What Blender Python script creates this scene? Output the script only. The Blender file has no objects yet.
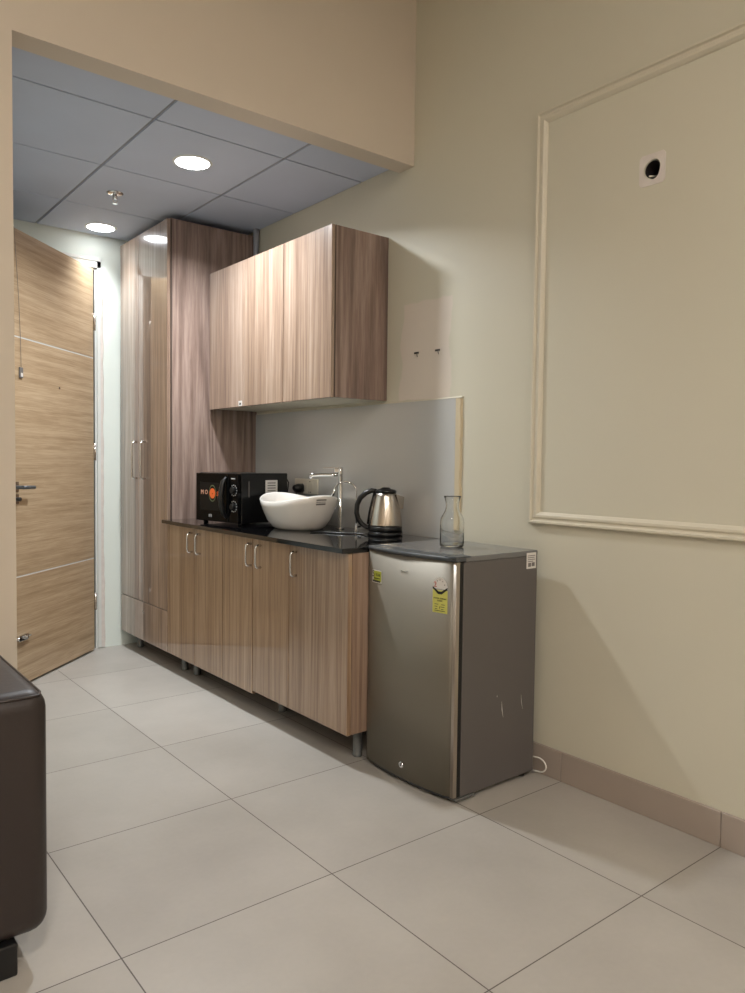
import bpy, bmesh, math, random
from mathutils import Vector, Matrix
C = bpy.context.scene.collection
PI = math.pi
random.seed(7)

# ------------------------------------------------------------ materials
def lin(c):
    return tuple(((v/255.0)/12.92 if v/255.0 <= .04045 else ((v/255.0+.055)/1.055)**2.4) for v in c) + (1.0,)

def newmat(name):
    m = bpy.data.materials.new(name); m.use_nodes = True
    nt = m.node_tree
    return m, nt, nt.nodes['Principled BSDF']

def N(nt, typ, **kw):
    n = nt.nodes.new(typ)
    for k, v in kw.items():
        setattr(n, k, v)
    return n

def plain(name, col, rough=.5, metal=0.0, coat=0.0, noise=0.03, nscale=8.0, spec=None, bump=0.0):
    m, nt, b = newmat(name)
    tc = N(nt, 'ShaderNodeTexCoord'); no = N(nt, 'ShaderNodeTexNoise')
    no.inputs['Scale'].default_value = nscale; no.inputs['Detail'].default_value = 4
    nt.links.new(tc.outputs['Object'], no.inputs['Vector'])
    mx = N(nt, 'ShaderNodeMixRGB'); c = lin(col)
    mx.inputs[1].default_value = tuple(max(0, v*(1-noise*2)) for v in c[:3]) + (1,)
    mx.inputs[2].default_value = tuple(min(1, v*(1+noise*2)) for v in c[:3]) + (1,)
    nt.links.new(no.outputs['Fac'], mx.inputs[0]); nt.links.new(mx.outputs[0], b.inputs['Base Color'])
    b.inputs['Roughness'].default_value = rough; b.inputs['Metallic'].default_value = metal
    b.inputs['Coat Weight'].default_value = coat; b.inputs['Coat Roughness'].default_value = .05
    if spec is not None: b.inputs['Specular IOR Level'].default_value = spec
    if bump:
        bp = N(nt, 'ShaderNodeBump'); bp.inputs['Strength'].default_value = bump; bp.inputs['Distance'].default_value = .002
        n2 = N(nt, 'ShaderNodeTexNoise'); n2.inputs['Scale'].default_value = nscale*12
        nt.links.new(tc.outputs['Object'], n2.inputs['Vector'])
        nt.links.new(n2.outputs['Fac'], bp.inputs['Height']); nt.links.new(bp.outputs[0], b.inputs['Normal'])
    return m

def wood(name, dark, mid, light, scale, rough=.12, coat=1.0, ring=.5, hue=0.0, coat_rough=.04, spec=.5):
    """straight grain running along the axis with the small scale factor"""
    m, nt, b = newmat(name)
    L = nt.links.new
    tc = N(nt, 'ShaderNodeTexCoord'); oi = N(nt, 'ShaderNodeObjectInfo')
    w = N(nt, 'ShaderNodeMath', operation='MULTIPLY'); w.inputs[1].default_value = 37.0
    L(oi.outputs['Random'], w.inputs[0])
    def noise(mul, detail, dist=0.0, rgh=.55):
        mp = N(nt, 'ShaderNodeMapping'); mp.inputs['Scale'].default_value = tuple(s*mul for s in scale)
        L(tc.outputs['Object'], mp.inputs['Vector'])
        n = N(nt, 'ShaderNodeTexNoise', noise_dimensions='4D'); n.inputs['Scale'].default_value = 1.0
        n.inputs['Detail'].default_value = detail; n.inputs['Distortion'].default_value = dist
        n.inputs['Roughness'].default_value = rgh
        L(mp.outputs[0], n.inputs['Vector']); L(w.outputs[0], n.inputs['W'])
        return n.outputs['Fac']
    a = noise(1.0, 3.0); fine = noise(5.5, 4.0, 0, .7); rg = noise(.45, 1.0, .3)
    sn = N(nt, 'ShaderNodeMath', operation='MULTIPLY'); sn.inputs[1].default_value = 95.0; L(rg, sn.inputs[0])
    s2 = N(nt, 'ShaderNodeMath', operation='SINE'); L(sn.outputs[0], s2.inputs[0])
    s3 = N(nt, 'ShaderNodeMath', operation='MULTIPLY'); s3.inputs[1].default_value = .07*ring; L(s2.outputs[0], s3.inputs[0])
    f2 = N(nt, 'ShaderNodeMath', operation='MULTIPLY_ADD'); f2.inputs[1].default_value = .62; L(fine, f2.inputs[0])
    a2 = N(nt, 'ShaderNodeMath', operation='MULTIPLY'); a2.inputs[1].default_value = .58; L(a, a2.inputs[0])
    L(a2.outputs[0], f2.inputs[2])
    sm = N(nt, 'ShaderNodeMath', operation='ADD'); L(f2.outputs[0], sm.inputs[0]); L(s3.outputs[0], sm.inputs[1])
    cr = N(nt, 'ShaderNodeValToRGB'); e = cr.color_ramp.elements
    e[0].position = .44; e[0].color = lin(dark); e[1].position = .76; e[1].color = lin(light)
    k = e.new(.60); k.color = lin(mid)
    L(sm.outputs[0], cr.inputs[0]); L(cr.outputs[0], b.inputs['Base Color'])
    b.inputs['Roughness'].default_value = rough
    b.inputs['Coat Weight'].default_value = coat; b.inputs['Coat Roughness'].default_value = coat_rough
    b.inputs['Coat IOR'].default_value = 1.55; b.inputs['Specular IOR Level'].default_value = spec
    return m

def emit(name, col, s):
    m, nt, b = newmat(name)
    b.inputs['Base Color'].default_value = (1, 1, 1, 1)
    b.inputs['Emission Color'].default_value = col; b.inputs['Emission Strength'].default_value = s
    return m

M = {}
M['cab'] = wood('cabinet laminate', (118, 96, 82), (150, 127, 110), (178, 158, 142), (17, 17, .45), rough=.3, coat=1.0, coat_rough=.03)
M['cab_matte'] = wood('cabinet side laminate', (104, 86, 79), (136, 115, 105), (162, 142, 132), (11, 11, .55), rough=.38, coat=.25, ring=1.0, coat_rough=.2)
M['base_lam_refl'] = wood('base laminate with reflection tint', (124, 96, 72), (150, 122, 96), (176, 150, 124), (17, 17, .45), rough=.3, coat=1.0, coat_rough=.03)  # orange reflection of the oak door is tinted into this laminate
M['base_side'] = wood('base cabinet side laminate', (118, 94, 78), (148, 124, 106), (170, 147, 129), (20, 20, .5), rough=.4, coat=.2, coat_rough=.2)
M['door'] = wood('door veneer', (154, 130, 100), (176, 152, 122), (194, 172, 142), (1.3, 1.3, 42), rough=.38, coat=.15, ring=.35, coat_rough=.2)
M['edge'] = plain('dark edge band', (74, 60, 52), .5)
M['ceil'] = plain('ceiling board', (188, 198, 217), .8, nscale=3)
M['ceil_gap'] = plain('ceiling gap', (30, 30, 34), .8)
M['tbar'] = plain('grid bar', (170, 172, 180), .5)
M['plaster'] = plain('filler plaster', (214, 206, 200), .9, noise=.06, nscale=30)
M['mid_paint'] = plain('warm cream paint', (208, 197, 182), .6, noise=.015, nscale=2, bump=.05)
M['far_paint'] = plain('pale paint', (220, 228, 222), .65, noise=.02, nscale=3, bump=.05)
M['white_frame'] = plain('white frame paint', (214, 216, 212), .5, noise=.02)
M['room_ceiling'] = plain('room ceiling paint', (190, 184, 172), .8)
M['mould'] = plain('moulding paint', (206, 200, 182), .45, noise=.01)
M['black_stone'] = plain('black granite', (14, 14, 16), .07, noise=.3, nscale=300, coat=.6)
M['splash'] = plain('grey back panel', (184, 184, 182), .2, noise=.01, nscale=2, coat=.5)
M['beige'] = plain('beige filler strip', (198, 184, 154), .7)
M['chrome'] = plain('chrome', (215, 215, 215), .09, metal=1)
M['steel'] = plain('brushed steel', (196, 188, 178), .24, metal=1)
M['leg_metal'] = plain('satin leg', (116, 118, 117), .45, metal=.5)
M['fr_front'] = plain('fridge door steel', (132, 126, 114), .48, metal=.55, noise=.02, nscale=3)
M['fr_edge'] = plain('fridge door edge', (178, 168, 156), .34, metal=.8)
M['fr_side'] = plain('fridge body paint', (92, 88, 86), .42, noise=.03, nscale=6)
M['fr_top'] = plain('fridge top paint', (108, 108, 108), .22, coat=.3, noise=.02)
M['fr_trim'] = plain('fridge cap plastic', (72, 76, 80), .35)
M['black'] = plain('black gasket', (12, 12, 13), .5)
M['mw'] = plain('black enamel', (9, 9, 10), .28, noise=.1)
M['mw_glass'] = plain('black glass', (7, 7, 8), .10, spec=.12)
M['mw_window'] = plain('oven window', (26, 25, 24), .15, noise=.05, spec=.12)
M['blackplastic'] = plain('black plastic', (14, 14, 15), .28)
M['ceramic'] = plain('white ceramic', (226, 222, 216), .12, coat=.6, noise=.01)
M['white'] = plain('white sticker', (215, 212, 208), .5)
M['ink'] = plain('black ink', (18, 18, 18), .5)
M['greyink'] = plain('grey ink', (110, 106, 104), .5)
M['silver_ink'] = plain('silver ink', (176, 176, 176), .4)
M['orange'] = plain('orange print', (226, 104, 44), .5)
M['peach'] = plain('peach print', (222, 168, 140), .5)
M['green_ink'] = plain('dull green print', (84, 92, 60), .5)
M['yellow'] = plain('yellow sticker', (202, 200, 104), .5)
M['yellow2'] = plain('lime sticker', (168, 172, 54), .5)
M['red'] = plain('red print', (170, 60, 40), .5)
M['leather'] = plain('brown leather', (46, 38, 36), .45, noise=.06, nscale=5, bump=.25, spec=.5)
M['foot_black'] = plain('black foot', (16, 16, 17), .5)
M['switch'] = plain('switch plate', (206, 200, 186), .4)
M['cord_white'] = plain('white cord', (225, 222, 216), .5)
M['light'] = emit('downlight diffuser', (.93, .96, 1, 1), 12.0)
M['light_warm'] = emit('warm panel diffuser', (1.0, .925, .84, 1), 125.0)
M['scratch'] = plain('bare scratch', (200, 198, 194), .4)
M['hole'] = plain('conduit interior', (34, 26, 28), .7)

m, nt, b = newmat('clear glass')
b.inputs['Transmission Weight'].default_value = 1; b.inputs['Roughness'].default_value = 0.0
b.inputs['IOR'].default_value = 1.45; b.inputs['Base Color'].default_value = (.97, .98, .97, 1)
M['glass'] = m
m, nt, b = newmat('smoky spout plastic')
b.inputs['Transmission Weight'].default_value = .7; b.inputs['Roughness'].default_value = .15
b.inputs['Base Color'].default_value = lin((190, 184, 170)); M['spout'] = m

# floor tiles
def floor_mat():
    m, nt, b = newmat('grey floor tiles'); L = nt.links.new
    tc = N(nt, 'ShaderNodeTexCoord'); sp = N(nt, 'ShaderNodeSeparateXYZ'); L(tc.outputs['Object'], sp.inputs[0])
    def cell(out, off, T):
        a = N(nt, 'ShaderNodeMath', operation='SUBTRACT'); L(out, a.inputs[0]); a.inputs[1].default_value = off
        d = N(nt, 'ShaderNodeMath', operation='DIVIDE'); L(a.outputs[0], d.inputs[0]); d.inputs[1].default_value = T
        h = N(nt, 'ShaderNodeMath', operation='ADD'); L(d.outputs[0], h.inputs[0]); h.inputs[1].default_value = .5
        f = N(nt, 'ShaderNodeMath', operation='FRACT'); L(h.outputs[0], f.inputs[0])
        s = N(nt, 'ShaderNodeMath', operation='SUBTRACT'); L(f.outputs[0], s.inputs[0]); s.inputs[1].default_value = .5
        ab = N(nt, 'ShaderNodeMath', operation='ABSOLUTE'); L(s.outputs[0], ab.inputs[0])
        lt = N(nt, 'ShaderNodeMath', operation='LESS_THAN'); L(ab.outputs[0], lt.inputs[0]); lt.inputs[1].default_value = .0016/T
        fl = N(nt, 'ShaderNodeMath', operation='FLOOR'); L(d.outputs[0], fl.inputs[0])
        return lt.outputs[0], fl.outputs[0]
    gx, ix = cell(sp.outputs[0], -.4367, .5972); gy, iy = cell(sp.outputs[1], 0.0, .5929)
    mx = N(nt, 'ShaderNodeMath', operation='MAXIMUM'); L(gx, mx.inputs[0]); L(gy, mx.inputs[1])
    cb = N(nt, 'ShaderNodeCombineXYZ'); L(ix, cb.inputs[0]); L(iy, cb.inputs[1])
    wn = N(nt, 'ShaderNodeTexWhiteNoise', noise_dimensions='2D'); L(cb.outputs[0], wn.inputs['Vector'])
    no = N(nt, 'ShaderNodeTexNoise'); no.inputs['Scale'].default_value = 2.2; no.inputs['Detail'].default_value = 6
    L(tc.outputs['Object'], no.inputs['Vector'])
    fine = N(nt, 'ShaderNodeTexNoise'); fine.inputs['Scale'].default_value = 60; L(tc.outputs['Object'], fine.inputs['Vector'])
    a = N(nt, 'ShaderNodeMath', operation='MULTIPLY_ADD'); L(wn.outputs['Value'], a.inputs[0]); a.inputs[1].default_value = .22; L(no.outputs['Fac'], a.inputs[2])
    a2 = N(nt, 'ShaderNodeMath', operation='MULTIPLY_ADD'); L(fine.outputs['Fac'], a2.inputs[0]); a2.inputs[1].default_value = .12; L(a.outputs[0], a2.inputs[2])
    cr = N(nt, 'ShaderNodeValToRGB'); cr.color_ramp.elements[0].position = .35; cr.color_ramp.elements[1].position = .95
    cr.color_ramp.elements[0].color = lin((156, 151, 144)); cr.color_ramp.elements[1].color = lin((180, 175, 168))
    L(a2.outputs[0], cr.inputs[0])
    mix = N(nt, 'ShaderNodeMixRGB'); L(mx.outputs[0], mix.inputs[0]); L(cr.outputs[0], mix.inputs[1]); mix.inputs[2].default_value = lin((84, 76, 70))
    L(mix.outputs[0], b.inputs['Base Color'])
    b.inputs['Roughness'].default_value = .42
    return m
M['floor'] = floor_mat()
M['skirt'] = plain('skirting tile', (160, 148, 138), .5, noise=.05, nscale=5)

# right wall: cream paint with a paler touched-up area
def wall_mat():
    m, nt, b = newmat('cream wall paint'); L = nt.links.new
    tc = N(nt, 'ShaderNodeTexCoord'); sp = N(nt, 'ShaderNodeSeparateXYZ')
    no = N(nt, 'ShaderNodeTexNoise'); no.inputs['Scale'].default_value = 7; no.inputs['Detail'].default_value = 3
    L(tc.outputs['Object'], no.inputs['Vector'])
    mixv = N(nt, 'ShaderNodeVectorMath', operation='MULTIPLY_ADD'); mixv.inputs[1].default_value = (.07, .07, .07)
    L(no.outputs['Color'], mixv.inputs[0]); L(tc.outputs['Object'], mixv.inputs[2]); L(mixv.outputs[0], sp.inputs[0])
    def rng(out, lo, hi):
        a = N(nt, 'ShaderNodeMapRange', interpolation_type='SMOOTHSTEP'); L(out, a.inputs[0]); a.inputs[1].default_value = lo-.006; a.inputs[2].default_value = lo+.006
        c = N(nt, 'ShaderNodeMapRange', interpolation_type='SMOOTHSTEP'); L(out, c.inputs[0]); c.inputs[1].default_value = hi-.006; c.inputs[2].default_value = hi+.006
        s = N(nt, 'ShaderNodeMath', operation='SUBTRACT'); L(a.outputs[0], s.inputs[0]); L(c.outputs[0], s.inputs[1]); return s.outputs[0]
    p = N(nt, 'ShaderNodeMath', operation='MULTIPLY'); L(rng(sp.outputs[1], .655, .97), p.inputs[0]); L(rng(sp.outputs[2], 1.42, 1.90), p.inputs[1])
    n2 = N(nt, 'ShaderNodeTexNoise'); n2.inputs['Scale'].default_value = 1.7; L(tc.outputs['Object'], n2.inputs['Vector'])
    base = N(nt, 'ShaderNodeMixRGB'); L(n2.outputs['Fac'], base.inputs[0]); base.inputs[1].default_value = lin((200, 196, 178)); base.inputs[2].default_value = lin((205, 201, 184))
    mix = N(nt, 'ShaderNodeMixRGB'); L(p.outputs[0], mix.inputs[0]); L(base.outputs[0], mix.inputs[1]); mix.inputs[2].default_value = lin((214, 204, 192))
    L(mix.outputs[0], b.inputs['Base Color']); b.inputs['Roughness'].default_value = .5
    return m
M['wall'] = wall_mat()

# ------------------------------------------------------------ geometry helpers
def bx(bm, x0, x1, y0, y1, z0, z1, bev=0.0, seg=2):
    t = bmesh.new()
    bmesh.ops.create_cube(t, size=1)
    bmesh.ops.scale(t, vec=(x1-x0, y1-y0, z1-z0), verts=t.verts)
    bmesh.ops.translate(t, vec=((x0+x1)/2, (y0+y1)/2, (z0+z1)/2), verts=t.verts)
    if bev: bmesh.ops.bevel(t, geom=t.edges[:], offset=bev, segments=seg, affect='EDGES', profile=.5)
    me = bpy.data.meshes.new('tmp'); t.to_mesh(me); t.free(); bm.from_mesh(me); bpy.data.meshes.remove(me)

def box(x0, x1, y0, y1, z0, z1, bev=0.0, seg=2):
    bm = bmesh.new(); bx(bm, min(x0, x1), max(x0, x1), min(y0, y1), max(y0, y1), z0, z1, bev, seg); return bm

def tube(bm, pts, r, seg=12, cap=True):
    pts = [Vector(p) for p in pts]; rs = r if isinstance(r, (list, tuple)) else [r]*len(pts)
    rings = []; up = None
    for i, p in enumerate(pts):
        if i == 0: t = pts[1]-p
        elif i == len(pts)-1: t = p-pts[-2]
        else: t = (pts[i+1]-p).normalized()+(p-pts[i-1]).normalized()
        t.normalize()
        if up is None: up = Vector((0, 0, 1)) if abs(t.z) < .9 else Vector((1, 0, 0))
        u = (up - t*up.dot(t)).normalized(); v = t.cross(u); up = u
        rings.append([bm.verts.new(p+(u*math.cos(2*PI*k/seg)+v*math.sin(2*PI*k/seg))*rs[i]) for k in range(seg)])
    for a, b_ in zip(rings, rings[1:]):
        for k in range(seg):
            f = bm.faces.new((a[k], a[(k+1) % seg], b_[(k+1) % seg], b_[k])); f.smooth = True
    if cap:
        bm.faces.new(rings[0][::-1]); bm.faces.new(rings[-1])

def lathe(bm, prof, seg=48, cx=0, cy=0, cap0=True, cap1=True):
    rings = []
    for r, z in prof:
        rings.append([bm.verts.new((cx+r*math.cos(2*PI*k/seg), cy+r*math.sin(2*PI*k/seg), z)) for k in range(seg)])
    for a, b_ in zip(rings, rings[1:]):
        for k in range(seg):
            f = bm.faces.new((a[k], a[(k+1) % seg], b_[(k+1) % seg], b_[k])); f.smooth = True
    if cap0: bm.faces.new(rings[0][::-1])
    if cap1: bm.faces.new(rings[-1])

def obj(name, bm, mat, parent=None, loc=None, smooth=False):
    bmesh.ops.recalc_face_normals(bm, faces=bm.faces)
    me = bpy.data.meshes.new(name); bm.to_mesh(me); bm.free()
    if smooth:
        for p in me.polygons: p.use_smooth = True
    o = bpy.data.objects.new(name, me); C.objects.link(o); me.materials.append(M[mat] if isinstance(mat, str) else mat)
    if parent: o.parent = parent
    if loc: o.location = loc
    return o

def tag(o, label, cat, group=None):
    o['label'] = label; o['category'] = cat
    if group: o['group'] = group
    return o

def thing(name, label, cat, loc=(0, 0, 0), rz=0, group=None):
    o = bpy.data.objects.new(name, None); C.objects.link(o); o.location = loc; o.rotation_euler = (0, 0, rz)
    o.empty_display_size = .05
    return tag(o, label, cat, group)

def struct(name, bm, mat, parent=None):
    o = obj(name, bm, mat, parent)
    if not parent: o['kind'] = 'structure'
    return o

def part(name, bm, mat, parent, smooth=False):
    """bm given in world coordinates; moved into the parent's frame"""
    mw = Matrix.Translation(parent.location) @ parent.rotation_euler.to_matrix().to_4x4()
    bm.transform(mw.inverted())
    return obj(name, bm, mat, parent, smooth=smooth)

def sub(name, bm, mat, parent, root):
    mw = Matrix.Translation(root.location) @ root.rotation_euler.to_matrix().to_4x4()
    bm.transform(mw.inverted())
    return obj(name, bm, mat, parent)

def text_bm(s, size, extr=.0004, align='CENTER'):
    cu = bpy.data.curves.new('t', 'FONT'); cu.body = s; cu.size = size; cu.extrude = extr; cu.align_x = align; cu.align_y = 'CENTER'
    cu.resolution_u = 2
    o = bpy.data.objects.new('t', cu); C.objects.link(o)
    dg = bpy.context.evaluated_depsgraph_get(); dg.update()
    me = bpy.data.meshes.new_from_object(o.evaluated_get(dg))
    bm = bmesh.new(); bm.from_mesh(me)
    bpy.data.objects.remove(o); bpy.data.curves.remove(cu); bpy.data.meshes.remove(me)
    return bm

# ------------------------------------------------------------ room shell
ZC = 2.497          # lay-in ceiling of the passage
YB0, YB1, ZB = .868, .968, 2.463   # dividing wall and its header
ZR = 3.35           # room ceiling
XL = -4.6; YN = -4.4
struct('floor', box(XL-.1, .1, YN-.1, 4.6, -.05, 0), 'floor')

# right wall with a real conduit hole
HY, HZ, HR = -.296, 2.112, .028
bm = bmesh.new()
s = .042
bx(bm, 0, .12, YN, HY-s, 0, ZR); bx(bm, 0, .12, HY+s, 4.5, 0, ZR)
bx(bm, 0, .12, HY-s, HY+s, 0, HZ-s); bx(bm, 0, .12, HY-s, HY+s, HZ+s, ZR)
def plate_with_hole(bm, x0, x1, cy, cz, s, r, seg=32, sz=None):
    sz = sz or s
    sq = []; ci = []
    for k in range(seg):
        a = 2*PI*(k+.5)/seg; c, d = math.cos(a), math.sin(a); q = max(abs(c), abs(d))
        sq.append((cy+s*c/q, cz+sz*d/q)); wob = 1+.07*math.sin(3*a+1)
        ci.append((cy+r*c*wob, cz+r*1.08*d*wob))
    for x in (x0,):
        A = [bm.verts.new((x, *p)) for p in sq]; B = [bm.verts.new((x, *p)) for p in ci]
        D = [bm.verts.new((x1, *p)) for p in ci]; E_ = [bm.verts.new((x1, *p)) for p in sq]
        for k in range(seg):
            j = (k+1) % seg
            bm.faces.new((A[k], A[j], B[j], B[k])); bm.faces.new((B[k], B[j], D[j], D[k]))
            bm.faces.new((D[k], D[j], E_[j], E_[k])); bm.faces.new((E_[k], E_[j], A[j], A[k]))
plate_with_hole(bm, 0, .12, HY, HZ, s, HR)
struct('wall_right', bm, 'wall')

hole = thing('conduit_hole', 'small dark open conduit hole in a rough plaster square high on the cream wall', 'conduit hole', (0, HY, HZ))
bm = bmesh.new(); plate_with_hole(bm, -.0022, .0, HY, HZ, .046, .030, sz=.050)
part('plaster_patch', bm, 'plaster', hole)
bm = bmesh.new()
rr = [(HR*.98, .003), (HR*.9, .02), (HR*.8, .07)]
rings = [[bm.verts.new((x, HY+r*math.cos(2*PI*k/24), HZ+r*math.sin(2*PI*k/24))) for k in range(24)] for r, x in rr]
for a_, b_ in zip(rings, rings[1:]):
    for k in range(24): bm.faces.new((a_[k], a_[(k+1) % 24], b_[(k+1) % 24], b_[k]))
bm.faces.new(rings[-1]); part('pipe_lining', bm, 'hole', hole)
bm = bmesh.new(); tube(bm, [(.04, HY+.004, HZ-.012), (.012, HY+.006, HZ-.018), (-.001, HY+.010, HZ-.020)], .003); part('wire_end', bm, 'switch', hole)

# dividing wall: left piece and header in one
XO = -1.645
bm = bmesh.new(); bx(bm, XL, XO, YB0, YB1, 0, ZR); bx(bm, XO, 0, YB0, YB1, ZB, ZR)
struct('wall_middle', bm, 'mid_paint')
# far wall with doorway
DX0, DX1, DZ = -1.60, -.705, 2.29
bm = bmesh.new(); YF = 2.95
bx(bm, XL, DX0-.01, YF, YF+.14, 0, 2.7); bx(bm, DX1+.012, 0, YF, YF+.14, 0, 2.7); bx(bm, DX0-.01, DX1+.012, YF, YF+.14, DZ+.012, 2.7)
struct('wall_far', bm, 'far_paint')
struct('wall_passage', box(-1.84, -1.72, YB1, YF, 0, 2.7), 'far_paint')
struct('wall_left', box(XL-.1, XL, YN, YB0, 0, ZR), 'mid_paint')
struct('wall_back', box(XL, 0, YN-.1, YN, 0, ZR), 'mid_paint')
struct('ceiling', box(XL, 0, YN, YB0, ZR, ZR+.1), 'room_ceiling')
# corridor beyond the open door
struct('wall_corridor', box(-2.6, .1, 4.4, 4.5, 0, 2.7), 'far_paint')
struct('ceiling', box(-2.6, 0, YF+.14, 4.4, 2.6, 2.7), 'room_ceiling')
struct('wall_corridor', box(-2.7, -2.6, YF+.14, 4.5, 0, 2.7), 'far_paint')

# lay-in ceiling of the passage
bm = bmesh.new()
gx0, gy0, T = -.4364, 1.2426, .6
xs = [0, gx0, gx0-T, gx0-2*T, -1.72]; ys = [YB1, gy0, gy0+T, gy0+2*T, YF]
for i in range(4):
    for j in range(4):
        a0 = 0.0 if i == 0 else .006
        bx(bm, xs[i+1]+(.006 if i < 3 else 0), xs[i]-a0-(.002 if i == 0 else 0), ys[j]+.0045, ys[j+1]-.0045, ZC, ZC+.014, .0015, 1)
cl = struct('ceiling', bm, 'ceil')
struct('ceiling', box(-1.72, 0, YB1, YF, ZC+.0155, ZC+.05), 'ceil_gap')
bm = bmesh.new()
for i in (1, 2, 3): bx(bm, xs[i]-.0012, xs[i]+.0018, YB1, YF, ZC+.002, ZC+.0155)
struct('trim_3', bm, 'tbar')

# door frame
bm = bmesh.new()
def casing(bm, x0, x1, z0, z1): bx(bm, x0, x1, YF-.009, YF, z0, z1, .002)
casing(bm, DX0-.07, DX0-.01, 0, DZ+.07); casing(bm, DX1+.012, DX1+.036, 0.005, DZ+.07); casing(bm, DX0-.07, DX1+.036, DZ+.012, DZ+.07)
bx(bm, DX0-.07, DX1+.036, YF-.012, YF-.008, DZ+.052, DZ+.072, .001)
bx(bm, DX0-.01, DX1+.01, YF, YF+.14, DZ, DZ+.012); bx(bm, DX1, DX1+.012, YF+.0, YF+.14, 0, DZ); bx(bm, DX0-.01, DX0, YF, YF+.14, 0, DZ)
struct('trim_2', bm, 'white_frame')
# ragged plaster beside the frame
bm = bmesh.new()
prev = None; nseg = 46
for k in range(nseg+1):
    z = .005+(DZ-.01)*k/nseg; w = .010+.007*random.random()+(.006 if k < 9 else 0)
    x0 = DX1+.036-.004
    vs = [bm.verts.new((x0, YF-.011, z)), bm.verts.new((x0+w, YF-.008-.004*random.random(), z)), bm.verts.new((x0+w+.006, YF, z)), bm.verts.new((x0, YF, z))]
    if prev:
        for q in range(4): bm.faces.new((prev[q], prev[(q+1) % 4], vs[(q+1) % 4], vs[q]))
    else: bm.faces.new(vs[::-1])
    prev = vs
bm.faces.new(prev)
struct('trim_4', bm, 'plaster')

# open door leaf
ang = PI+math.radians(44.3)
dr = thing('door_1', 'open light oak entrance door with pale horizontal inlay lines', 'door', (-.730, 2.893, 0), ang)
dr['kind'] = 'structure'
DW, DT = .862, .04
def D(name, bm, mat, parent=None): return obj(name, bm, mat, parent or dr)
# local: x along the leaf from the hinge, +y side faces the camera side (checked by sign below)
FS = 1
bm = bmesh.new()
z = .012
for z1 in (.560, 1.753, 2.282):
    bx(bm, .003, DW, -DT, 0, z, z1, .0015, 1); z = z1+.007
bx(bm, .003, DW, -DT+.004, -.004, .012, 2.28)
D('door_leaf', bm, 'door')
D('inlay_strip', box(.004, DW-.001, -.0055, -.0005, .5607, .5665), 'white_frame'); D('inlay_strip', box(.004, DW-.001, -.0055, -.0005, 1.7537, 1.7595), 'white_frame')
for o in list(dr.children): pass
# handle near the free edge
bm = bmesh.new(); tube(bm, [(.80, 0, 1.013), (.80, .045, 1.013)], .009); tube(bm, [(.808, .045, 1.013), (.705, .047, 1.011)], .009)
hd = D('door_handle', bm, 'fr_trim')
D('rose', box(.775, .828, 0, .006, .988, 1.040, .002), 'steel', hd)
lk = D('lock_plate', box(.775, .828, 0, .006, .930, .978, .002), 'steel')
bm = bmesh.new(); tube(bm, [(.80, .004, .954), (.80, .03, .954)], .010); D('lock_cylinder', bm, 'blackplastic', lk)
bm = bmesh.new(); bx(bm, .72, .80, 0, .018, .240, .270, .003); tube(bm, [(.695, .012, .255), (.82, .012, .255)], .006); bx(bm, .745, .755, .016, .034, .248, .266, .002)
D('tower_bolt', bm, 'chrome')
bm = bmesh.new(); tube(bm, [(.385, 0, 1.541), (.385, .003, 1.541)], .007); D('peephole', bm, 'chrome')
for zz in (.25, 1.15, 1.92):
    bm = bmesh.new(); tube(bm, [(-.004, .004, zz), (-.004, .004, zz+.10)], .007); D('hinge', bm, 'steel')
# tag hanging on a string from the top of the door
tg = thing('hanging_key', 'small grey key fob hanging on a thin string over the oak door', 'key fob', (0, 0, 0))
mwd = Matrix.Translation(dr.location) @ dr.rotation_euler.to_matrix().to_4x4()
bm = bmesh.new(); tube(bm, [(.800, -.01, 2.285), (.797, .004, 2.284), (.785, .006, 2.15), (.765, .006, 1.95), (.752, .006, 1.75), (.750, .007, 1.61)], .0012, 6); bm.transform(mwd); obj('string', bm, 'greyink', tg)
bm = bmesh.new(); bx(bm, .735, .763, .001, .010, 1.555, 1.608, .003); bm.transform(mwd); fb = obj('fob', bm, 'greyink', tg)
bm = bmesh.new(); bx(bm, .741, .757, .0095, .011, 1.562, 1.58); bm.transform(mwd); obj('fob_face', bm, 'white', fb)

# baseboard tiles
bm = bmesh.new(); yb = .5929+.0
y = 3*.5929-.5929*2
while y > YN:
    bx(bm, -.012, 0, max(YN, y-.5929)+.0012, y-.0012, 0, .108, .0015, 1); y -= .5929
struct('baseboard_right', bm, 'skirt')

# wall panel moulding (swept profile, mitred)
prof = [(0, 0), (0, .012), (.004, .018), (.010, .018), (.014, .010), (.020, .009), (.026, .014), (.034, .014), (.042, .006), (.045, 0)]
Y0, Y1, Z0, Z1 = .173, -1.55, .934, 2.447
bm = bmesh.new(); loops = []
for (cy, cz, sy, sz) in ((Y0, Z0, -1, 1), (Y0, Z1, -1, -1), (Y1, Z1, 1, -1), (Y1, Z0, 1, 1)):
    loops.append([bm.verts.new((-h, cy+sy*w, cz+sz*w)) for w, h in prof])
for q in range(4):
    a_, b_ = loops[q], loops[(q+1) % 4]
    for k in range(len(prof)-1): bm.faces.new((a_[k], a_[k+1], b_[k+1], b_[k]))
    bm.faces.new((a_[-1], a_[0], b_[0], b_[-1]))
struct('trim_1', bm, 'mould')

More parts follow.
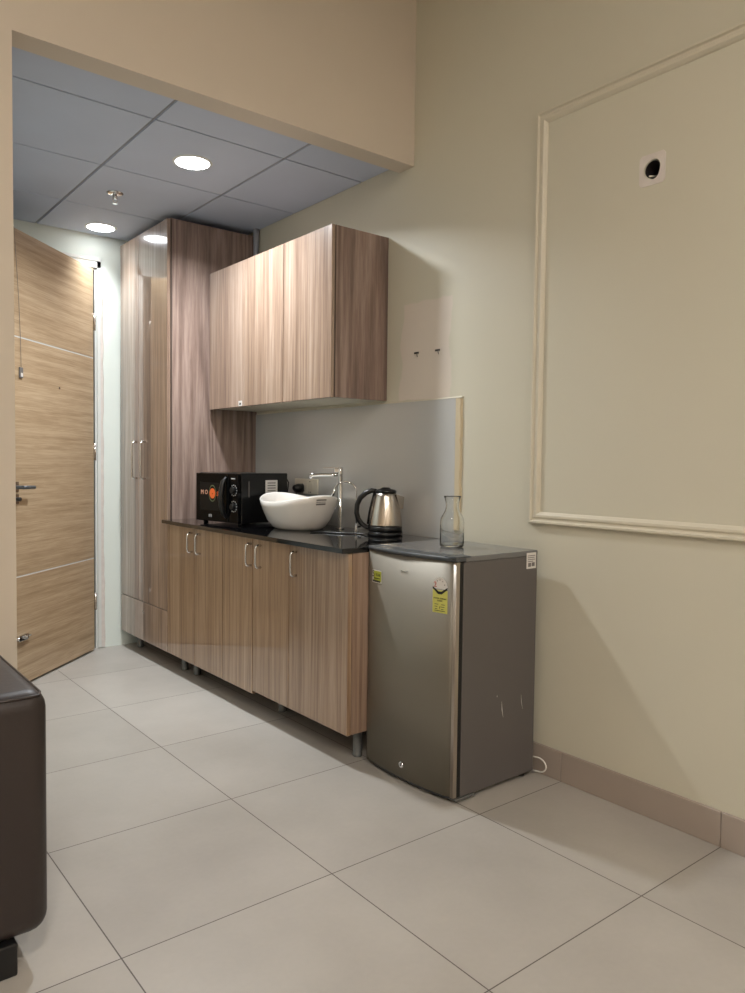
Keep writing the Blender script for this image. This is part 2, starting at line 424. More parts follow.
# ------------------------------------------------------------ ceiling fittings
for (x, y, pw, spr, lab) in ((-.733, 1.545, 23, 148, 'round recessed ceiling light nearer the header beam'), (-.725, 2.775, 2.7, 88, 'round recessed ceiling light nearer the open door')):
    t = thing('ceiling_light', lab, 'ceiling light', (x, y, ZC), 0, None)
    bm = bmesh.new(); lathe(bm, [(.076, -.0005), (.076, -.004), (.0855, -.003), (.088, 0)], cap0=False, cap1=False); obj('bezel', bm, 'white_frame', t)
    bm = bmesh.new(); lathe(bm, [(.0755, -.0015), (.0755, -.0035)]); obj('diffuser', bm, 'light', t)
    ld = bpy.data.lights.new('lamp', 'AREA'); ld.shape = 'DISK'; ld.size = .13; ld.energy = pw; ld.spread = math.radians(spr); ld.color = (.93, .97, 1)
    lo = bpy.data.objects.new('lamp', ld); C.objects.link(lo); lo.parent = t; lo.location = (0, 0, -.0045)
t = thing('sprinkler', 'small chrome pendent fire sprinkler on the tiled ceiling', 'sprinkler', (-.863, 2.162, ZC))
bm = bmesh.new(); lathe(bm, [(.041, 0), (.041, -.003), (.032, -.008), (.014, -.011)], 32); obj('escutcheon', bm, 'chrome', t)
bm = bmesh.new(); lathe(bm, [(.011, -.009), (.011, -.026), (.007, -.03)], 16)
tube(bm, [(.009, 0, -.024), (.012, 0, -.038), (.003, 0, -.05)], .0022, 6); tube(bm, [(-.009, 0, -.024), (-.012, 0, -.038), (-.003, 0, -.05)], .0022, 6); obj('frame', bm, 'chrome', t)
bm = bmesh.new(); lathe(bm, [(.004, -.047), (.012, -.052), (.012, -.054)], 16); obj('deflector', bm, 'chrome', t)
# room lamps: warm recessed panels outside the frame
for (x, y) in ((-2.4, -1.9), (-1.5, -3.5), (-3.3, -3.5)):
    t = thing('ceiling_light', 'warm square recessed panel light in the high room ceiling', 'ceiling light', (x, y, ZR), 0, 'warm panel lights in the high room ceiling')
    obj('frame', box(-.17, .17, -.17, .17, -.008, 0, .002), 'white_frame', t); obj('diffuser', box(-.15, .15, -.15, .15, -.011, -.0085), 'light_warm', t)

# ------------------------------------------------------------ cabinets
def bow_handle(y, z0, z1, X, r=.0045, out=.028):
    bm = bmesh.new(); c = .014
    pts = [(X+.001, y, z1-.004), (X-out*.55, y, z1-.003), (X-out*.9, y, z1-.008), (X-out, y, z1-c-.006), (X-out, y, (z0+z1)/2), (X-out, y, z0+c+.006), (X-out*.9, y, z0+.008), (X-out*.55, y, z0+.003), (X+.001, y, z0+.004)]
    tube(bm, pts, [r*1.25, r*1.2, r*1.1, r, r*.95, r, r*1.1, r*1.2, r*1.25], 10); return bm
def leg(x, y, z1, root, mat='leg_metal'):
    bm = bmesh.new(); lathe(bm, [(.018, .0), (.020, .003), (.020, .012), (.0185, .014), (.0185, z1-.006), (.024, z1-.005), (.024, z1)], 24, x, y)
    part('leg', bm, mat, root)

XD0, XD1 = -.555, -.537     # door faces
YT0, YT1 = 2.235, 2.930
tc_ = thing('tall_cabinet', 'floor-to-ceiling glossy wood-grain wardrobe cabinet beside the open door', 'cabinet', (-.25, 2.64, 0))
bm = bmesh.new(); bx(bm, XD1+.001, 0-.001, YT0, YT0+.018, .098, 2.46, .0008, 1); part('side_panel', bm, 'cab_matte', tc_)
bm = bmesh.new(); bx(bm, XD1+.001, -.001, YT1-.018, YT1, .098, 2.46); bx(bm, XD1+.001, -.001, YT0+.018, YT1-.018, .098, .116); bx(bm, XD1+.001, -.001, YT0+.018, YT1-.018, 2.442, 2.46)
bx(bm, -.016, -.001, YT0+.018, YT1-.018, .116, 2.442); part('body', bm, 'cab_matte', tc_)
YS = 2.644
for (a, c_, hy) in ((YT0+.001, YS-.0015, 2.540), (YS+.0015, YT1, 2.668)):
    d = part('door', box(XD0, XD1, a, c_, .330, 2.455, .0012, 1), 'cab', tc_)
    sub('handle', bow_handle(hy-.0, 1.045, 1.265, XD0, .005, .03), 'chrome', d, tc_)
d = part('drawer', box(XD0, XD1, YT0+.001, YT1, .100, .326, .0012, 1), 'cab', tc_)
bm = bmesh.new(); lathe(bm, [(.010, 0), (.010, .004), (.006, .005)], 20); bm.transform(Matrix.Translation((XD0, 2.57, .27)) @ Matrix.Rotation(-PI/2, 4, 'Y')); sub('lock', bm, 'chrome', d, tc_)
part('edge_band', box(XD1+.0005, XD1+.010, YT0-.0012, YT0, .10, 2.455), 'edge', tc_)
for (x, y) in ((-.47, 2.83), (-.24, 2.30), (-.08, 2.83), (-.08, 2.30)): leg(x, y, .0985, tc_)

def base_unit(label, y0, y1, zb, seams, handles, legs, right_side):
    t = thing('base_cabinet', label, 'cabinet', (-.25, (y0+y1)/2, 0))
    bm = bmesh.new(); bx(bm, XD1+.001, -.001, y1-.018, y1, zb, .812); bx(bm, XD1+.001, -.001, y0+.018, y1-.018, zb, zb+.018)
    bx(bm, -.02, -.001, y0+.018, y1-.018, zb+.018, .812); bx(bm, XD1+.001, -.1, y0+.018, y1-.018, .80, .812); part('body', bm, 'cab_matte', t)
    part('gap_shade_sheet', box(XD1+.002, XD1+.006, y0+.02, y1-.02, zb+.019, .799), 'black', t)  # added black sheet behind the doors, stands in for shade in the gaps
    part('side_panel', box(XD1+.001, -.001, y0, y0+.018, zb, .812, .0008, 1), right_side, t)
    ed = [y0]+seams+[y1]
    for i in range(len(ed)-1):
        d = part('door', box(XD0, XD1, ed[i]+.0018, ed[i+1]-.0018, zb-.002, .811, .0012, 1), 'base_lam_refl', t)
        sub('handle', bow_handle(handles[i], .682, .787, XD0), 'chrome', d, t)
    for (x, y) in legs: leg(x, y, zb+.0005, t)
base_unit('two-door wood-grain base cabinet under the basin end, beside the fridge', .576, 1.297, .118, [.994], [.938, 1.225], [(-.455, .640), (-.08, .64), (-.41, 1.27), (-.08, 1.26)], 'base_side')
base_unit('three-door wood-grain base cabinet under the microwave, beside the tall cabinet', 1.299, 2.233, .103, [1.589, 1.892], [1.312, 1.828, 1.922], [(-.47, 2.19), (-.46, 2.06), (-.08, 1.36), (-.08, 2.19)], 'cab_matte')

# worktop
CZ0, CZ = .8135, .833
bm = bmesh.new(); bx(bm, -.588, -.0005, .572, YT0-.0015, CZ0, CZ, .002, 2)
tag(obj('countertop', bm, 'black_stone'), 'polished black granite worktop over the base cabinets', 'countertop')
# back panel
bp = thing('splashback', 'smooth grey splashback panel above the black worktop', 'splashback', (0, 1.4, CZ))
part('panel', box(-.008, -.0005, .573, YT0-.001, CZ+.001, 1.428), 'splash', bp)
bm = bmesh.new(); prev = None
for k in range(31):
    z = CZ+.02+(1.426-CZ-.02)*k/30; w = .030+.006*random.random()
    vs = [bm.verts.new((-.0005, .5728-w, z)), bm.verts.new((-.010, .5728-w+.006, z)), bm.verts.new((-.011, .5728, z)), bm.verts.new((-.0005, .5728, z))]
    if prev:
        for q in range(4): bm.faces.new((prev[q], prev[(q+1) % 4], vs[(q+1) % 4], vs[q]))
    else: bm.faces.new(vs[::-1])
    prev = vs
bm.faces.new(prev); part('edge_strip', bm, 'beige', bp)
bm = bmesh.new(); prev = None
for k in range(51):
    y = .54+(YT0-.01-.54)*k/50; h = .005+.007*random.random()
    vs = [bm.verts.new((-.0005, y, 1.4285)), bm.verts.new((-.009, y, 1.4285)), bm.verts.new((-.004, y, 1.4285+h)), bm.verts.new((-.0005, y, 1.4285+h))]
    if prev:
        for q in range(4): bm.faces.new((prev[q], prev[(q+1) % 4], vs[(q+1) % 4], vs[q]))
    else: bm.faces.new(vs[::-1])
    prev = vs
bm.faces.new(prev); part('top_filler', bm, 'mould', bp)

# wall cabinet
wc = thing('wall_cabinet', 'three-door wood-grain cabinet mounted on the wall above the worktop', 'cabinet', (-.16, 1.64, 1.44))
WX0, WX1 = -.320, -.303; WY0, WY1, WZ0, WZ1 = 1.036, 2.205, 1.442, 2.19
bm = bmesh.new(); bx(bm, WX1+.001, -.001, WY0+.018, WY1, WZ1-.021, WZ1-.003); bx(bm, WX1+.001, -.001, WY1-.018, WY1, WZ0+.021, WZ1-.021); bx(bm, -.012, -.001, WY0+.018, WY1-.018, WZ0+.021, WZ1-.021)
part('body', bm, 'cab_matte', wc)
part('bottom_panel', box(WX1+.001, -.001, WY0+.018, WY1, WZ0+.003, WZ0+.0208), 'mould', wc)
part('gap_shade_sheet', box(WX1+.002, WX1+.006, WY0+.02, WY1-.02, WZ0+.022, WZ1-.022), 'black', wc)  # black sheet added to darken the door seams like deep shade
part('side_panel', box(WX1+.001, -.001, WY0, WY0+.018, WZ0, WZ1, .0008, 1), 'cab_matte', wc)
part('edge_band', box(WX1+.0005, WX1+.006, WY0-.0008, WY0, WZ0, WZ1), 'edge', wc)
ds = []
for a, c_ in ((WY0, 1.431), (1.436, 1.8155), (1.8195, WY1)):
    ds.append(part('door', box(WX0, WX1, a, c_, WZ0-.002, WZ1, .0012, 1), 'cab', wc))
st = sub('sticker', box(WX0-.0008, WX0, 1.832, 1.868, 1.443, 1.470), 'white', ds[2], wc); sub('print_mark', box(WX0-.0014, WX0-.0008, 1.842, 1.858, 1.449, 1.460), 'ink', ds[2], wc)
# conduit above
cp = thing('conduit_pipe', 'short grey conduit stub in the corner above the wall cabinet', 'pipe', (-.025, 2.218, 2.24))
bm = bmesh.new(); tube(bm, [(-.022, 2.218, 2.24), (-.022, 2.218, 2.35), (-.02, 2.216, 2.497)], [.011, .014, .018], 16); part('pipe', bm, 'tbar', cp)
bm = bmesh.new(); tube(bm, [(-.022, 2.218, 2.30), (-.022, 2.218, 2.315)], .018, 16); part('collar', bm, 'tbar', cp)

# ------------------------------------------------------------ microwave
MW, MD, MH = .345, .315, .250
fr = (-.440, 1.632); th = math.radians(10)
mw = thing('microwave', 'black microwave oven with orange door graphic on the black worktop', 'microwave', (fr[0], fr[1], CZ), th)
# local: front face x=0, width along +y, depth +x
q = .012
body = obj('housing', box(.012, MD, 0, MW, q, q+MH, .004), 'mw', mw)
for (x, y) in ((.03, .03), (.03, MW-.03), (MD-.03, .03), (MD-.03, MW-.03)):
    bm = bmesh.new(); lathe(bm, [(.012, 0), (.014, q)], 16, x, y); obj('foot', bm, 'blackplastic', mw)
dx = .076
door = obj('door', box(-.012, .0115, dx, MW-.001, q+.003, q+MH-.003, .003), 'mw_glass', mw)
obj('window', box(-.0126, -.0115, dx+.05, MW-.035, q+.058, q+MH-.05), 'mw_window', door)
panel = obj('control_panel', box(-.010, .0115, .001, dx-.002, q+.003, q+MH-.003, .003), 'mw_glass', mw)
bm = bmesh.new()
hp = [(-.010, dx+.016, q+.028), (-.028, dx+.020, q+.05), (-.040, dx+.026, q+MH/2), (-.028, dx+.020, q+MH-.045), (-.010, dx+.016, q+MH-.022)]
rs = [.008, .011, .014, .011, .008]
hp2 = []; 
for i in range(len(hp)-1):
    for k in range(4): hp2.append(tuple(hp[i][j]+(hp[i+1][j]-hp[i][j])*k/4 for j in range(3)))
hp2.append(hp[-1]); rs2 = [.008+.006*math.sin(PI*i/(len(hp2)-1)) for i in range(len(hp2))]
tube(bm, hp2, rs2, 12); obj('handle', bm, 'blackplastic', door)
def mwmap(bm, y, z, x):
    # text drawn in XY -> microwave front (facing -x): text right runs towards -y
    bm.transform(Matrix(((0, 0, -1, x), (-1, 0, 0, y), (0, 1, 0, z), (0, 0, 0, 1)))); return bm
zc = q+MH*.58; yc = MW-.142
bm = bmesh.new(); 
for k in range(1): pass
def ring(bm, r0, r1, sx, sz, cy, cz, x, seg=32, h=.0006):
    A = []
    for k in range(seg):
        a = 2*PI*k/seg; c, s_ = math.cos(a), math.sin(a)
        A.append([bm.verts.new((xx, cy+sx*r*c, cz+sz*r*s_)) for xx in (x, x-h) for r in (r0, r1)])
    for k in range(seg):
        p_, q_ = A[k], A[(k+1) % seg]
        for (i, j) in ((0, 1), (1, 3), (3, 2), (2, 0)): bm.faces.new((p_[i], p_[j], q_[j], q_[i]))
gr = obj('door_graphic', mwmap(text_bm('P', .042), yc, zc, -.0132), 'orange', door)
bm = bmesh.new(); ring(bm, .030, .034, .85, 1.25, yc, zc, -.0127); obj('graphic_ring', bm, 'green_ink', door)
bm = bmesh.new(); ring(bm, .004, .026, .9, 1.0, yc, zc, -.0127); obj('graphic_disc', bm, 'orange', door)
obj('door_lettering', mwmap(text_bm('M O', .032), yc+.068, zc+.004, -.0132), 'peach', door)
obj('door_lettering', mwmap(text_bm('S', .032), yc-.042, zc-.002, -.0132), 'orange', door)
obj('maker_name', mwmap(text_bm('IFB', .022), yc+.018, q+.030, -.0125), 'silver_ink', door)
for zk in (q+MH*.66, q+MH*.34):
    bm = bmesh.new(); lathe(bm, [(.016, 0), (.015, .014), (.013, .016)], 28); bm.transform(Matrix.Translation((-.010, dx*.45, zk)) @ Matrix.Rotation(-PI/2, 4, 'Y')); kn = obj('knob', bm, 'blackplastic', panel)
    bm = bmesh.new()
    for k in range(9):
        a = math.radians(-120+k*30)
        cy_, cz_ = dx*.45-.024*math.cos(a), zk+.026*math.sin(a)
        bx(bm, -.0108, -.0100, cy_-.0028, cy_+.0028, cz_-.0028, cz_+.0028)
    obj('dial_marks', bm, 'silver_ink', panel)
obj('panel_text', box(-.0108, -.010, dx*.3, dx*.72, q+MH-.03, q+MH-.024), 'silver_ink', panel)
obj('vent_slot', box(.055, .062, -.0006, .0002, q+.13, q+.21), 'fr_side', mw)
sl = obj('side_label', box(.165, .245, -.0008, .0004, q+.135, q+.215), 'white', mw)
bm = bmesh.new()
for k in range(5): bx(bm, .178, .232, -.0014, -.0008, q+.146+k*.013, q+.151+k*.013)
obj('label_print', bm, 'greyink', sl)
bm = bmesh.new(); tube(bm, [(MD-.01, .05, q+MH-.03), (MD+.018, .03, q+MH-.025), (MD+.026, .02, q+MH-.05), (MD+.022, .03, q+.12), (MD+.02, .05, q+.02)], .0035, 8); obj('power_cord', bm, 'blackplastic', mw)
bm = bmesh.new(); tube(bm, [(.175, -.0005, .03), (.175, .003, .03)], .003, 8); obj('screw', bm, 'chrome', mw)

# ------------------------------------------------------------ vessel basin
bs = thing('basin', 'white oval countertop basin with a wavy rim and small grey label', 'basin', (-.255, 1.385, CZ))
A_, B_, H_ = .216, .176, .148
def basin_surface(bm, inset, zlow, seg=64):
    prof = [(.54, 0.0), (.61, .012), (.70, .10), (.82, .32), (.905, .58), (.965, .80), (1.0, 1.0)]
    rings = []
    for f, h in prof:
        rg_ = []
        for k in range(seg):
            a = 2*PI*k/seg
            ht = H_+.017*math.cos(2*a)
            rg_.append(bm.verts.new(((B_-inset)*f*math.sin(a), (A_-inset)*f*math.cos(a), zlow+(ht-zlow)*h)))
        rings.append(rg_)
    for u, v in zip(rings, rings[1:]):
        for k in range(seg): bm.faces.new((u[k], u[(k+1) % seg], v[(k+1) % seg], v[k]))
    return rings
bm = bmesh.new(); o_ = basin_surface(bm, 0, 0.0); i_ = basin_surface(bm, .010, .014)
seg = 64
bm.faces.new(o_[0][::-1]); bm.faces.new(i_[0])
mid = [bm.verts.new((o_[-1][k].co+i_[-1][k].co)/2+Vector((0, 0, .004))) for k in range(seg)]
for k in range(seg):
    j = (k+1) % seg
    bm.faces.new((o_[-1][k], o_[-1][j], mid[j], mid[k])); bm.faces.new((mid[k], mid[j], i_[-1][j], i_[-1][k]))
obj('bowl', bm, 'ceramic', bs, smooth=True)
bm = bmesh.new(); lathe(bm, [(.024, .0145), (.024, .018), (.018, .020)], 24); obj('drain', bm, 'chrome', bs)
# label on bowl flank, wrapped on the outer surface
def bowl_pt(a, h, off):
    prof = [(.905, .58), (.965, .80), (1.0, 1.0)]
    for (f0, h0), (f1, h1) in zip(prof, prof[1:]):
        if h0 <= h <= h1 or (f1 == 1.0): f = f0+(f1-f0)*(h-h0)/(h1-h0)
        if h <= h1: break
    ht = H_+.017*math.cos(2*a)
    return Vector(((B_*f+off)*math.sin(a), (A_*f+off)*math.cos(a), ht*h))
def wrap(a0, a1, h0, h1, off, n=8):
    bm = bmesh.new(); g = [[bm.verts.new(bowl_pt(a0+(a1-a0)*i/n, h0+(h1-h0)*j/2, off)) for j in range(3)] for i in range(n+1)]
    for i in range(n):
        for j in range(2): bm.faces.new((g[i][j], g[i+1][j], g[i+1][j+1], g[i][j+1]))
    return bm
c0 = math.radians(194)
lb = obj('label', wrap(c0-.0, c0-.34, .74, .93, .0015), M['ceramic'], bs)
obj('label_print', wrap(c0-.02, c0-.32, .88, .915, .0022), 'greyink', lb)
obj('label_print', wrap(c0-.02, c0-.31, .755, .80, .0022), 'greyink', lb)
obj('label_print', wrap(c0-.02, c0-.30, .83, .845, .0022), 'greyink', lb)

# ------------------------------------------------------------ taps  (left in picture = direction LV)
RV = Vector((.782, -.623, 0)); yawz = math.atan2(-.623, .782)
fc = thing('basin_tap', 'tall chrome mixer tap rising behind the white basin', 'tap', (-.09, 1.272, CZ), yawz)
bm = bmesh.new(); lathe(bm, [(.022, 0), (.022, .006), (.0125, .010), (.0125, .262), (.013, .264), (.013, .296), (.011, .298)], 24); obj('body', bm, 'chrome', fc)
bm = bmesh.new(); tube(bm, [(0, 0, .262), (-.04, 0, .262), (-.10, 0, .261), (-.134, 0, .258), (-.143, 0, .253), (-.145, 0, .244)], [.0095, .009, .008, .0085, .009, .0085], 14); obj('spout', bm, 'chrome', fc)
bm = bmesh.new(); bx(bm, -.030, .006, -.010, .010, .272, .292, .003); bx(bm, -.085, .010, -.006, .006, .293, .2975, .001); obj('lever', bm, 'chrome', fc)

rt = thing('drinking_water_tap', 'slim gooseneck chrome drinking water tap between basin and kettle', 'tap', (-.118, 1.105, CZ), yawz)
bm = bmesh.new(); lathe(bm, [(.013, 0), (.013, .004), (.008, .008), (.008, .03), (.005, .034)], 20); obj('base', bm, 'chrome', rt)
bm = bmesh.new()
pts = [(0, 0, .03), (0, 0, .13), (-.001, 0, .185)]
for k in range(1, 13):
    a = PI*.95*k/12; pts.append((-.043+.043*math.cos(a)-.0015*k, 0, .190+.043*math.sin(a)))
pts += [(-.108, 0, .180), (-.114, 0, .165)]
tube(bm, pts, .0034, 10); obj('gooseneck', bm, 'chrome', rt)
bm = bmesh.new(); tube(bm, [(-.098, 0, .195), (-.114, 0, .165)], .006, 12); obj('nozzle', bm, 'chrome', rt)
bm = bmesh.new(); tube(bm, [(0, 0, .022), (.022, 0, .026)], .005, 10); obj('lever', bm, 'blackplastic', rt)

# ------------------------------------------------------------ kettle
kt = thing('kettle', 'stainless steel electric kettle with black handle on the worktop', 'kettle', (-.115, .897, CZ), yawz)
bm = bmesh.new(); lathe(bm, [(.076, 0), (.078, .006), (.078, .016), (.074, .018)], 48); obj('power_base', bm, 'blackplastic', kt)
bm = bmesh.new(); lathe(bm, [(.072, .0185), (.0765, .021), (.0765, .040), (.075, .0415)], 48); obj('bottom_ring', bm, 'blackplastic', kt)
bm = bmesh.new(); lathe(bm, [(.0755, .042), (.0755, .05), (.072, .08), (.066, .115), (.058, .15), (.051, .175), (.046, .190)], 64); obj('body', bm, 'steel', kt)
bm = bmesh.new(); lathe(bm, [(.0475, .1905), (.0475, .198), (.043, .203), (.022, .207), (.019, .212), (.012, .214)], 48); obj('lid', bm, 'blackplastic', kt)
bm = bmesh.new()
hpts = [(-.040, 0, .196), (-.062, 0, .199), (-.088, 0, .188), (-.112, 0, .166), (-.126, 0, .135), (-.128, 0, .100), (-.120, 0, .070), (-.104, 0, .050), (-.082, 0, .036), (-.072, 0, .034)]
tube(bm, hpts, [.010, .0115, .012, .012, .0115, .0115, .0115, .011, .010, .009], 14)
for v in bm.verts: v.co.y *= 1.15
tube(bm, [(-.050, 0, .188), (-.060, 0, .150), (-.070, 0, .105), (-.0775, 0, .05)], .0055, 8)
obj('handle', bm, 'blackplastic', kt)
bm = bmesh.new()
sp_ = [(.046, -.028, .184), (.046, .028, .184), (.083, -.005, .172), (.083, .005, .172), (.062, -.018, .12), (.062, .018, .12), (.079, -.003, .120), (.079, .003, .120)]
v = [bm.verts.new(p_) for p_ in sp_]
for f in ((0, 2, 6, 4), (1, 5, 7, 3), (2, 3, 7, 6), (4, 6, 7, 5), (0, 4, 5, 1), (0, 1, 3, 2)): bm.faces.new([v[i] for i in f])
obj('spout', bm, 'steel', kt)
bm = bmesh.new(); bx(bm, -.052, -.040, -.006, .006, .196, .207, .002); obj('lid_button', bm, 'blackplastic', kt)
# cord lying on the worktop
kp = Vector((-.115, .897, 0)); L_ = -RV
def onc(d, e): p = kp+L_*d+Vector((.623, .782, 0))*e; return (p.x, p.y, CZ+.004)
bm = bmesh.new(); tube(bm, [onc(.074, 0)[:2]+(CZ+.008,), onc(.10, .015), onc(.13, .03), onc(.17, .035), onc(.22, .05), onc(.27, .08), onc(.34, .10)], .0036, 8); obj('power_cord', bm, 'blackplastic', None)
cord = bpy.data.objects['power_cord.001'] if 'power_cord.001' in bpy.data.objects else bpy.data.objects['power_cord']
cord.parent = kt; cord.matrix_parent_inverse = (Matrix.Translation(kt.location) @ kt.rotation_euler.to_matrix().to_4x4()).inverted()

# ------------------------------------------------------------ carafe
cf = tag(obj('carafe', (lambda b: (lathe(b, [(.040, .0), (.045, .004), (.0455, .012), (.0455, .092), (.043, .108), (.034, .124), (.0265, .138), (.0245, .152), (.026, .170), (.032, .188), (.0335, .191),
     (.0318, .190), (.0243, .170), (.0228, .152), (.0248, .138), (.0325, .123), (.0413, .107), (.0437, .091), (.0437, .012), (.041, .007)], 48), b)[1])(bmesh.new()), 'glass', None, (-.245, .345, .8425)),
     'clear empty glass carafe standing on top of the fridge', 'carafe')

# ------------------------------------------------------------ socket + plug
so = thing('wall_socket', 'cream switched socket plate on the splashback behind the basin', 'socket', (0, 1.69, 1.03))
part('plate', box(-.020, -.0085, 1.575, 1.790, .985, 1.066, .003), 'switch', so)
for y in (1.61, 1.66): 
    part('switch', box(-.024, -.0205, y, y+.03, 1.005, 1.045, .002), 'switch', so)
bm = bmesh.new()
bm.free()
for (y, z) in ((1.64, 1.052), (1.648, .996), (1.632, .996)):
    bm = bmesh.new(); tube(bm, [(-.0202, y, z), (-.0208, y, z)], .0035, 8); part('socket_hole', bm, 'ink', so)
pg = thing('power_plug', 'black round power plug in the wall socket above the basin', 'plug', (-.0205, 1.715, 1.01))
bm = bmesh.new(); tube(bm, [(-.0208, 1.715, 1.015), (-.045, 1.715, 1.015), (-.068, 1.715, 1.012), (-.072, 1.715, 1.010)], [.025, .025, .019, .012], 20)
part('plug_body', bm, 'blackplastic', pg)
bm = bmesh.new(); tube(bm, [(-.055, 1.715, .992), (-.055, 1.715, .96), (-.05, 1.72, .90), (-.05, 1.74, .84)], .004, 8); part('cable', bm, 'blackplastic', pg)

# wall plugs left in the wall
for (y, z, lab) in ((.831, 1.642, 'dark bent screw stub in the wall, nearer the wall cabinet'), (.696, 1.640, 'dark bent screw stub in the wall, farther from the wall cabinet')):
    t = thing('wall_screw', lab, 'screw', (0, y, z))
    bm = bmesh.new(); bx(bm, -.004, 0.0, y-.012, y+.016, z-.004, z+.004, .001); part('bracket', bm, 'ink', t)
    bm = bmesh.new(); tube(bm, [(-.002, y-.006, z), (-.012, y-.012, z-.008), (-.014, y-.018, z-.020)], .002, 6); part('stub', bm, 'greyink', t)

# ------------------------------------------------------------ fridge
FY0, FY1 = .100, .569; FXF = -.428; FZ = .8415
fg = thing('fridge', 'small single-door grey steel fridge with yellow stickers beside the base cabinet', 'fridge', (-.25, .34, 0))
part('cabinet', box(FXF, -.045, FY0, FY1, .018, .8225, .003), 'fr_side', fg)
bm = bmesh.new(); bx(bm, FXF+.01, -.045, FY0-.001, FY1+.001, .8225, FZ, .003)
part('top_panel', bm, 'fr_top', fg)
def fx(y, off=0.0):
    u = (y-(FY0+FY1)/2)/((FY1-FY0)/2); u = max(-1, min(1, u))
    return -.4655-.0045*u-.022*(1-u*u)-off
def door_slab(z0, z1, y0, y1, xb, off=0.0, n=28, bev=True):
    bm = bmesh.new(); F = []; 
    for i in range(n+1):
        y = y0+(y1-y0)*i/n
        e = min(i, n-i); dxx = (.006, .002, .0)[e] if (bev and e < 3) else 0
        F.append([bm.verts.new((fx(y, off)+dxx, y, z0)), bm.verts.new((fx(y, off)+dxx, y, z1)), bm.verts.new((xb, y, z0)), bm.verts.new((xb, y, z1))])
    for a, c_ in zip(F, F[1:]):
        f = bm.faces.new((a[0], c_[0], c_[1], a[1])); f.smooth = True
        bm.faces.new((a[2], a[3], c_[3], c_[2])); bm.faces.new((a[1], c_[1], c_[3], a[3])); bm.faces.new((a[0], a[2], c_[2], c_[0]))
    bm.faces.new((F[0][0], F[0][1], F[0][3], F[0][2])); bm.faces.new((F[-1][0], F[-1][2], F[-1][3], F[-1][1]))
    return bm
fd = part('door', door_slab(.022, .8245, FY0+.0135, FY1, -.4455), 'fr_front', fg)
sub('edge_strip', door_slab(.022, .8245, FY0+.0005, FY0+.0130, -.4455, .0, 6, False), 'fr_edge', fd, fg)
part('door_seal', box(-.4450, FXF-.0003, FY0+.001, FY1-.004, .020, .822), 'black', fg)
part('door_cap', door_slab(.8265, .8395, FY0, FY1, FXF+.0095, .003), 'fr_trim', fg)
bm = bmesh.new(); bx(bm, -.470, -.395, FY0-.002, FY0+.05, .8365, .8435, .002); part('hinge_cover', bm, 'fr_trim', fg)
part('kick_strip', door_slab(.009, .0175, FY0+.004, FY1-.004, FXF+.02, -.010), 'fr_trim', fg)
part('hinge_bracket', box(-.452, -.36, FY0-.004, FY0+.03, .0085, .0175, .002), 'leg_metal', fg)
for (x, y) in ((-.425, FY0+.03), (-.425, FY1-.03), (-.08, FY0+.03), (-.08, FY1-.03)):
    bm = bmesh.new(); lathe(bm, [(.014, 0), (.014, .004), (.010, .006), (.010, .0175)], 16, x, y); part('foot', bm, 'black', fg)
def curved(bm, y, z, off):
    # shape drawn in XY (right, up), wrapped on the curved door front; picture right = -y
    for v in bm.verts:
        yy = y-v.co.x; zz = z+v.co.y; h = v.co.z
        v.co = Vector((fx(yy, off+h), yy, zz))
    return bm
def quad(w, h, nx=6, r=0.0, t=.0006):
    bm = bmesh.new()
    a = [[bm.verts.new((-w/2+w*i/nx, s_*h/2, zz)) for i in range(nx+1)] for s_ in (-1, 1) for zz in (0, t)]
    for i in range(nx):
        bm.faces.new((a[0][i], a[2][i], a[2][i+1], a[0][i+1])); bm.faces.new((a[1][i], a[1][i+1], a[3][i+1], a[3][i]))
        bm.faces.new((a[0][i], a[0][i+1], a[1][i+1], a[1][i])); bm.faces.new((a[2][i], a[3][i], a[3][i+1], a[2][i+1]))
    for i in (0, nx): bm.faces.new((a[0][i], a[1][i], a[3][i], a[2][i]))
    return bm
def onfr(name, bm, y, z, mat, off=.0003): return sub(name, curved(bm, y, z, off), mat, fd, fg)
sy, sz = .504, .730
onfr('warranty_sticker', quad(.062, .047), sy-.004, sz, 'white')
onfr('sticker_print', quad(.050, .038), sy-.008, sz+.002, 'yellow2', .001)
onfr('sticker_print', quad(.050, .007), sy-.002, sz-.0175, 'ink', .0011)
onfr('sticker_lettering', text_bm('5', .034), sy+.018, sz+.008, 'ink', .0018)
onfr('sticker_lettering', text_bm('YEAR', .014), sy-.012, sz+.006, 'ink', .0018)
onfr('sticker_lettering', text_bm('WARRANTY', .0075), sy-.006, sz-.007, 'ink', .0018)
ey, ez = .166, .7075
onfr('energy_label', quad(.062, .078), ey, ez-.022, 'yellow')
bm = bmesh.new(); n = 20; c_ = []
for lvl in (0, .0006):
    c_.append([bm.verts.new((.031*math.cos(PI*k/n), .040*math.sin(PI*k/n), lvl)) for k in range(n+1)])
bm.faces.new(c_[0][::-1]); bm.faces.new(c_[1])
for k in range(n): bm.faces.new((c_[0][k], c_[0][k+1], c_[1][k+1], c_[1][k]))
bm.faces.new((c_[0][n], c_[0][0], c_[1][0], c_[1][n]))
onfr('label_arch', bm, ey, ez+.021, 'white')
bm = bmesh.new(); vs = []
for lvl in (0, .0006): vs.append([bm.verts.new((*p_, lvl)) for p_ in ((-.031, .006), (-.006, -.010), (.006, -.010), (.031, .006), (.031, -.001), (.008, -.019), (-.008, -.019), (-.031, -.001))])
for q_ in ((0, 1, 6, 7), (1, 2, 5, 6), (2, 3, 4, 5)): bm.faces.new([vs[1][i] for i in q_]); bm.faces.new([vs[0][i] for i in q_][::-1])
onfr('label_band', bm, ey, ez+.022, 'ink', .0011)
onfr('label_lettering', text_bm('2', .026), ey+.020, ez+.034, 'red', .0013)
bm = bmesh.new()
